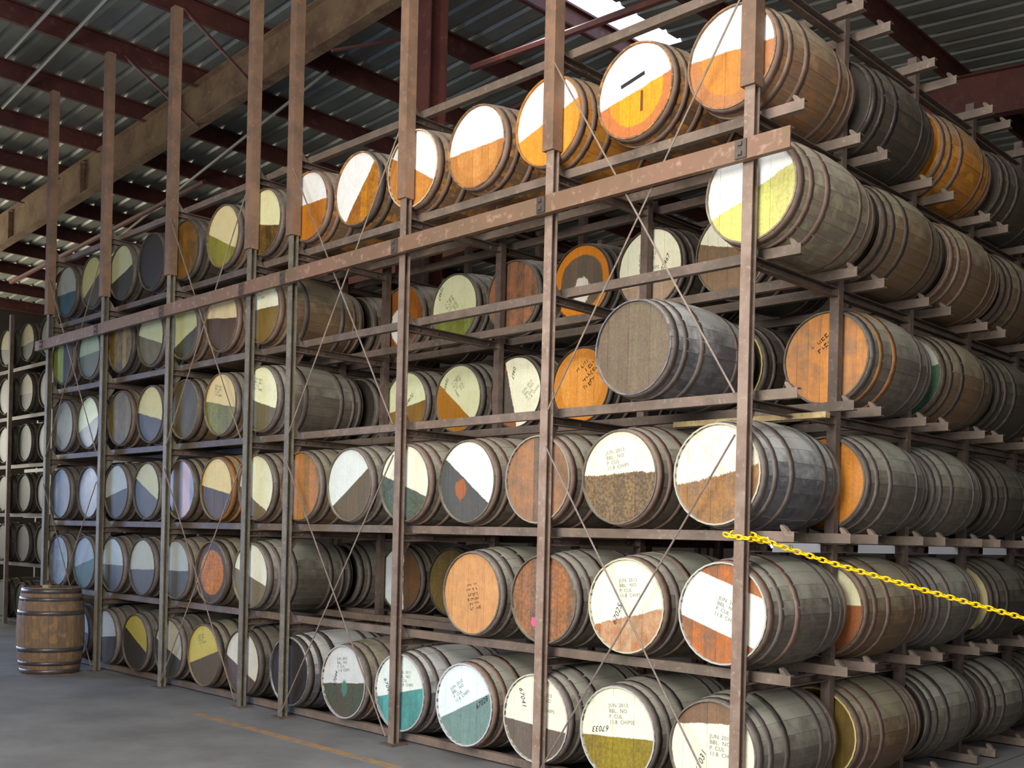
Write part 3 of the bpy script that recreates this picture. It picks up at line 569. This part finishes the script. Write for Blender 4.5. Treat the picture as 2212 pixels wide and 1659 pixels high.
# the row ends along the right-hand side: (tier, depth): head, body
SIDE = {1: {1: dict(l='dark barrel', b=((70, 60, 50), (56, 50, 44)), body='dark', hoop='shiny'), 2: dict(l='barrel with bright orange head', b=((236, 150, 10), (206, 130, 40)), body='amber', hoop='rust'), 3: dict(l='dull brown barrel', b=((70, 60, 50), (56, 50, 44)), body='dark', hoop='dark'),
            4: dict(l='barrel with white and green head', p=(220, 222, 218), a=90, o=.0, b=((70, 120, 60), (90, 130, 60)), body='dark', hoop='dark')},
 2: {1: dict(l='brown barrel', b=((70, 60, 50), (56, 50, 44)), body='brown', hoop='dark'), 2: dict(l='greenish brown barrel', b=((70, 60, 50), (56, 50, 44)), body='brown', hoop='rust'), 3: dict(l='dusty brown barrel', b=((70, 60, 50), (56, 50, 44)), body='brown', hoop='dark'), 4: dict(l='dim brown barrel', b=((70, 60, 50), (56, 50, 44)), body='dark', hoop='dark')},
 3: {2: dict(l='barrel with white over green head', p=(196, 196, 184), a=100, o=.02, b=((72, 112, 84), (56, 84, 76)), body='brown', hoop='dark'), 3: dict(l='dark brown barrel', b=((70, 60, 50), (56, 50, 44)), body='dark', hoop='dark'), 4: dict(l='reddish brown barrel', b=((70, 60, 50), (56, 50, 44)), body='brown', hoop='rust')},
 4: {1: dict(l='grey barrel with amber head', b=((232, 146, 34), (214, 140, 70)), body='grey', hoop='grey'), 2: dict(l='dusty grey barrel', b=((90, 76, 60), (70, 60, 50)), body='grey', hoop='grey'), 3: dict(l='grey brown barrel', b=((80, 66, 50), (56, 50, 44)), body='dark', hoop='dark'), 4: dict(l='barrel with cream head edge', p=(214, 206, 150), a=90, o=-.1, b=((70, 60, 50), (56, 50, 44)), body='dark', hoop='dark')},
 5: {1: dict(l='barrel with cream over orange head', p=(240, 236, 190), a=90, o=.03, b=((190, 112, 60), (170, 98, 54)), body='brown', hoop='rust', w=.008), 2: dict(l='barrel with plain cream head', p=(214, 204, 160), a=90, o=-.2, b=((110, 100, 80), (90, 84, 60)), body='grey', hoop='grey'), 3: dict(l='dark barrel with narrow cream head edge', p=(206, 190, 136), a=90, o=-.2, b=((70, 60, 50), (56, 50, 44)), body='dark', hoop='dark'), 4: dict(l='dim dark barrel', b=((60, 54, 46), (50, 46, 42)), body='dark', hoop='dark')},
 6: {1: dict(l='brown barrel with yellow rim', b=((130, 104, 40), (110, 88, 40)), body='brown', hoop='rust', chime=(206, 190, 116)), 2: dict(l='greenish dusty barrel', b=((70, 60, 50), (56, 50, 44)), body='grey', hoop='dark'), 3: dict(l='mossy grey barrel', b=((120, 96, 80), (90, 80, 70)), body='grey', hoop='dark'), 4: dict(l='dim grey barrel', b=((60, 54, 46), (50, 46, 42)), body='dark', hoop='dark')}}
for t in SIDE:
    for d, s in SIDE[t].items():
        x = {1: -.10, 2: -.04, 3: -.08, 4: -.10, 5: -.10, 6: -.10}[t] + random.uniform(-.02, .02)
        barrel('%s, %s behind corner on right side, %s' % (s['l'], ORD[d], TIER[t]), (x, .972 * d + .04, NODE[t] + CZ), s['body'], s['hoop'], s, near=d <= 2, group='barrels along the right-hand side', chime=s.get('chime'), hoops=6)
# black dash on the second top head, pink tag, hand tags
tagm = flat('pink_tag', (230, 90, 130), 0.6); blk = flat('black_mark', (40, 40, 44), 0.8)

# ------------------------------------------------------------------ the rack
PX = [0, -1.4348, -2.8696, -4.3044, -4.9403, -6.3751, -7.8099, -9.2447]
DEP = 0.972
rack = thing('barrel_rack', 'tall rusty steel barrel rack of posts, rails and brace cables on the concrete floor', 'rack')
def part(name, m, mat, loc=None, rot=None): return obj(name, m, mat, rack, loc, rot)
v, f = [], []; box(v, f, -.031, .031, -.028, -.021, 0, 6.42); box(v, f, -.031, -.023, -.021, .026, 0, 6.42); box(v, f, -.023, .031, .019, .026, 0, 6.42); POSTF = mesh('post', v, f)
v, f = [], []; box(v, f, -.03, .03, -.027, .027, 0, 4.75); POSTI = mesh('post', v, f)
v, f = [], []; box(v, f, -.047, .041, -.05, .036, 3.94, 6.5); SLV = mesh('post_sleeve', v, f)
v, f = [], []; box(v, f, -.075, .075, -.075, .075, 0, .012); FOOT = mesh('foot_plate', v, f)
for i, x in enumerate(PX):
    part('post', POSTF, POST if i < 3 else POSTL, (x, 0, 0)); part('post_sleeve', SLV, SLEEVE, (x, 0, 0)); part('foot_plate', FOOT, BEAM, (x, -.0, 0.0))
    for d in range(1, 7 if i < 4 else 3): part('post', POSTI, BEAM, (x, d * DEP, 0))
# beams across the depth, with gussets and bolts
def cbeam(ylen):
    v, f = [], []
    prism(v, f, [(-.022, -.0275), (.024, -.0275), (.024, -.0215), (-.015, -.0215), (-.015, .0215), (.024, .0215), (.024, .0275), (-.022, .0275)], 1, .029, ylen)
    for y in [.10, .16, .34] + [k * DEP + q for k in range(1, int(ylen / DEP) + 1) for q in (-.1, .1)]:
        if y < ylen: box(v, f, -.015, -.006, y - .007, y + .007, -.008, .008)
    return fixn(mesh('cross_beam', v, f))
CB6, CB2 = cbeam(6 * DEP + .1), cbeam(2 * DEP + .1)
v, f = [], []; prism(v, f, [(.03, -.15), (.06, -.15), (.135, -.04), (.135, .04), (.06, .15), (.03, .15)], 0, -.031, -.0235)
for y, z in ((.055, .1), (.055, -.1), (.1, 0.0)): box(v, f, -.0235, -.014, y - .008, y + .008, z - .008, z + .008)
GUS = fixn(mesh('gusset_plate', v, f))
for t in range(0, 7):
    zc = NODE[t] - .0325
    for i, x in enumerate(PX):
        if t < 6:
            part('cross_beam', CB6 if i < 4 else CB2, BEAM, (x, 0, zc)); part('gusset_plate', GUS, POST if i < 4 else POSTL, (x, 0, zc))
            if i == 0:
                for d in range(1, 5): part('gusset_plate', GUS, BEAM, (x, d * DEP, zc))
# rails the barrels lie on
def rail(x0, x1):
    v, f = [], []
    prism(v, f, [(-.022, -.026), (.022, -.026), (.022, -.020), (-.016, -.020), (-.016, .024), (.022, .024), (.022, .03), (-.022, .03)], 0, x0, x1)
    return fixn(mesh('rail', v, f))
RA = rail(-4.97, .228); RBm = rail(-9.45, -4.975)
v, f = [], []; prism(v, f, [(.165, .03), (.205, .03), (.175, .062), (.155, .072), (.15, .062)], 1, -.018, .018); STOP = fixn(mesh('end_stop', v, f))
for t in range(0, 7):
    for d in range(6):
        for yy in (.16, .79):
            y = d * DEP + yy; z = NODE[t] + (.0235 if t < 6 else .025)
            part('rail', RA, RAIL, (0, y, z))
            part('end_stop', STOP, RAIL, (random.uniform(-.01, .01), y, z - .006))
            if d < 2: part('rail', RBm, RAIL, (0, y, z))
# brace cables, X pairs over three tiers in every other bay
def cable(a, b):
    v, f = [], []; tube(v, f, a, b, .0058, 6); part('brace_cable', fixn(mesh('brace_cable', v, f)), CABLE)
for i, j in ((0, 1), (2, 3), (4, 5), (6, 7)):
    xa, xb = PX[i] - .036, PX[j] + .036
    for zt, zb in ((NODE[0] - .1, NODE[3] + .02), (NODE[3] - .2, .06)):
        if i == 6: zt -= .1
        cable((xa, -.034, zt), (xb, -.034, zb)); cable((xb, -.046, zt), (xa, -.046, zb))
# guard beam bolted across the front
v, f = [], []; prism(v, f, [(-.04, -.055), (.0, -.055), (.0, -.047), (-.032, -.047), (-.032, .047), (.0, .047), (.0, .055), (-.04, .055)], 0, -9.43, .285)
part('guard_beam', fixn(mesh('guard_beam', v, f)), GUARD, (0, -.054, 3.585))
v, f = [], []; box(v, f, -.034, .034, -.012, 0, -.05, .05)
for zz in (-.025, .025): box(v, f, -.012, .012, -.024, -.012, zz - .01, zz + .01)
CL = mesh('beam_clamp', v, f)
for x in PX: part('beam_clamp', CL, HOOP['dark'], (x, -.094, 3.585))
PAPER = flat('paper_label', (226, 226, 230), 0.7)
for k, (y0, y1) in enumerate(((.27, .80), (1.27, 1.78), (2.3, 2.8), (3.27, 3.75))):
    v, f = [], []; box(v, f, .0245, .0265, y0, y1, -.03, .022)
    o = part('paper_label', mesh('paper_label', v, f), PAPER, (0, 0, NODE[4] - .03))
    if k == 0:
        tm = textmesh('blue_writing', 'E1', .05); o2 = obj('blue_writing', tm, BLUEINK, o); o2.location = (.0272, .44, .018)
        o2.rotation_euler = (Matrix.Rotation(R(90), 4, 'Z') @ Matrix.Rotation(R(90), 4, 'X')).to_euler()

# ------------------------------------------------------------------ chain across the side aisle
YEL, nt, p = newmat('yellow_plastic', 0.38, 0, 0.5); p.inputs['Base Color'].default_value = srgb((250, 208, 8))
v, f = [], []; LL, LW, LR = .0235, .0125, .005; nseg, ns = 14, 6
pth = []
for i in range(nseg):
    t = 2 * math.pi * i / nseg; cx = math.cos(t); sy = math.sin(t)
    pth.append((math.copysign(min(1, abs(cx) * 1.25), cx) * (LL - LW) + cx * LW, sy * LW))
for i, (px_, py_) in enumerate(pth):
    q0 = pth[i - 1]; q1 = pth[(i + 1) % nseg]; tx, ty = q1[0] - q0[0], q1[1] - q0[1]; ln = math.hypot(tx, ty); nx, ny = ty / ln, -tx / ln
    for j in range(ns):
        a = 2 * math.pi * j / ns; v.append((px_ + nx * math.cos(a) * LR, py_ + ny * math.cos(a) * LR, math.sin(a) * LR))
for i in range(nseg):
    for j in range(ns): f.append((i * ns + j, i * ns + (j + 1) % ns, ((i + 1) % nseg) * ns + (j + 1) % ns, ((i + 1) % nseg) * ns + j))
LINK = fixn(mesh('link', v, f, True))
chain = thing('plastic_chain', 'yellow plastic chain looped round the corner post and hung across the side aisle', 'chain', (0, 0, 1.55))
def run(pts):
    seg = [Vector(q) for q in pts]; d = 0.0; step = .0355; k = 0
    tot = sum((seg[i + 1] - seg[i]).length for i in range(len(seg) - 1))
    while d <= tot:
        r_ = d
        for i in range(len(seg) - 1):
            L_ = (seg[i + 1] - seg[i]).length
            if r_ <= L_ or i == len(seg) - 2: break
            r_ -= L_
        dr = (seg[i + 1] - seg[i]).normalized(); pos = seg[i] + dr * r_
        q = dr.to_track_quat('X', 'Z').to_matrix().to_4x4() @ Matrix.Rotation(R(25 if k % 2 else 115), 4, 'X')
        o = obj('link', LINK, YEL, chain); o.matrix_local = Matrix.Translation(pos - Vector((0, 0, 1.55))) @ q; d += step; k += 1
run([(-.06, -.052, 1.56), (-.03, -.052, 1.553), (.06, -.035, 1.543), (.1045, .1045, 1.5246), (.3485, .3485, 1.42), (.6975, .6975, 1.2885), (1.068, 1.068, 1.1555), (1.16, 1.16, 1.125)])
run([(-.05, -.01, 1.572), (-.05, .045, 1.578), (.045, .05, 1.562), (.10, .095, 1.53)])
v, f = [], []; tube(v, f, (0, 0, .03), (0, 0, 1.12), .024, 10); m_ = fixn(mesh('pole', v, f))
st = thing('stanchion', 'tan stanchion post at the right edge holding the yellow chain', 'stanchion', (1.19, 1.19, 0))
obj('pole', m_, flat('stanchion_tan', (170, 140, 96), 0.6), st)
v, f = [], []; tube(v, f, (0, 0, 0), (0, 0, .03), .16, 20); obj('base', fixn(mesh('base', v, f)), flat('stanchion_base', (60, 58, 56), 0.6), st)
TIE = flat('cable_tie_white', (228, 226, 216), 0.4)
v, f = [], []; tube(v, f, (.094, .094, 1.553), (.118, .112, 1.497), .007, 6); o = obj('cable_tie', fixn(mesh('cable_tie', v, f)), TIE, chain, (0, 0, -1.55)); o['label'] = 'white cable tie'

# ------------------------------------------------------------------ loose things
BATM = steel('batten_wood', (176, 156, 112), (150, 128, 90), (120, 100, 70), 0.75, 0, 8, 0.1)
v, f = [], []; prism(v, f, [(.46, 0), (.51, 0), (.512, .03), (.462, .032)], 0, -.80, .22)
o = obj('wooden_batten', fixn(mesh('wooden_batten', v, f)), BATM); o.location = (0, 0, NODE[4] + CZ + RB - .001); o['label'] = 'pale wooden batten lying across the top of the fourth-tier corner barrel'; o['category'] = 'batten'
# upright barrel by the far end
up_ = barrel('brown upright barrel standing on the concrete floor by the far left end of the rack', (-8.02, -.40, 0), 'oak', 'shiny', dict(b=((110, 84, 60), (90, 70, 52))), near=True, rot=(R(90), 0, R(20)))
v, f = [], []; tube(v, f, (0, 0, 0), (0, 0, .05), .04, 8)
o = obj('wooden_bung', fixn(mesh('wooden_bung', v, f)), BATM); o.location = (-7.86, -.52, BL - .022); o['label'] = 'small pale bung sitting on top of the upright barrel'; o['category'] = 'bung'
# marks on heads
for o in [x for x in COL.objects if x.get('label', '').startswith('white over bright orange head with black dash')]:
    v, f = [], []; box(v, f, -.09, .09, -.001, .0, -.011, .011); m_ = mesh('black_dash', v, f)
    q = obj('black_dash', m_, blk, o); q.location = (-.02, HY - .002, .07); q.rotation_euler = (0, -R(13), 0)
    v, f = [], []; box(v, f, -.009, .009, -.001, .0, -.06, .06); q = obj('dark_crack', mesh('dark_crack', v, f), flat('crack', (110, 62, 30), .8), o); q.location = (.05, HY - .002, -.07)
for o in [x for x in COL.objects if x.get('label', '').startswith('rust orange mottled head with pink tag')]:
    v, f = [], []; prism(v, f, [(-.03, -.01), (-.02, .03), (.015, .026), (.03, .0), (.026, -.03), (-.012, -.03)], 1, -.004, 0); q = obj('pink_tag', fixn(mesh('pink_tag', v, f)), tagm, o); q.location = (-.075, HY - .001, -.15)

# ------------------------------------------------------------------ the dark rack farther left
rc_ = thing('barrel_rack', 'dark steel barrel rack in the shadow beyond the far left end', 'rack')
X3 = [-12.66, -13.42, -14.27]; Y3 = 1.3
for x in (-12.2, -13.87, -15.3):
    for d in (0, 1): obj('post', POSTI, BEAM, rc_, (x, Y3 - .06 + d, 0))
RC = rail(-15.4, -12.1)
for t in range(1, 7):
    for yy in (.14, .77): obj('rail', RC, BEAM, rc_, (0, Y3 + yy, NODE[t] + .14 if t < 6 else .03))
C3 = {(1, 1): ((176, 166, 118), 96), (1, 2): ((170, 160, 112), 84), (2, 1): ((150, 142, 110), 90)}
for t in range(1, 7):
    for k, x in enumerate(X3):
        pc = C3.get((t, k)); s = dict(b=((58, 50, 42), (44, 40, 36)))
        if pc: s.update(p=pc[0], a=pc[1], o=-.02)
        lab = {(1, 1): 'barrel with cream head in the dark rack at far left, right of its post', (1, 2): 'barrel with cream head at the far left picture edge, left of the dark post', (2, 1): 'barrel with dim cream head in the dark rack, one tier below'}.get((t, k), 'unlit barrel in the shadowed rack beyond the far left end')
        lab = lab.replace(' picture', '')
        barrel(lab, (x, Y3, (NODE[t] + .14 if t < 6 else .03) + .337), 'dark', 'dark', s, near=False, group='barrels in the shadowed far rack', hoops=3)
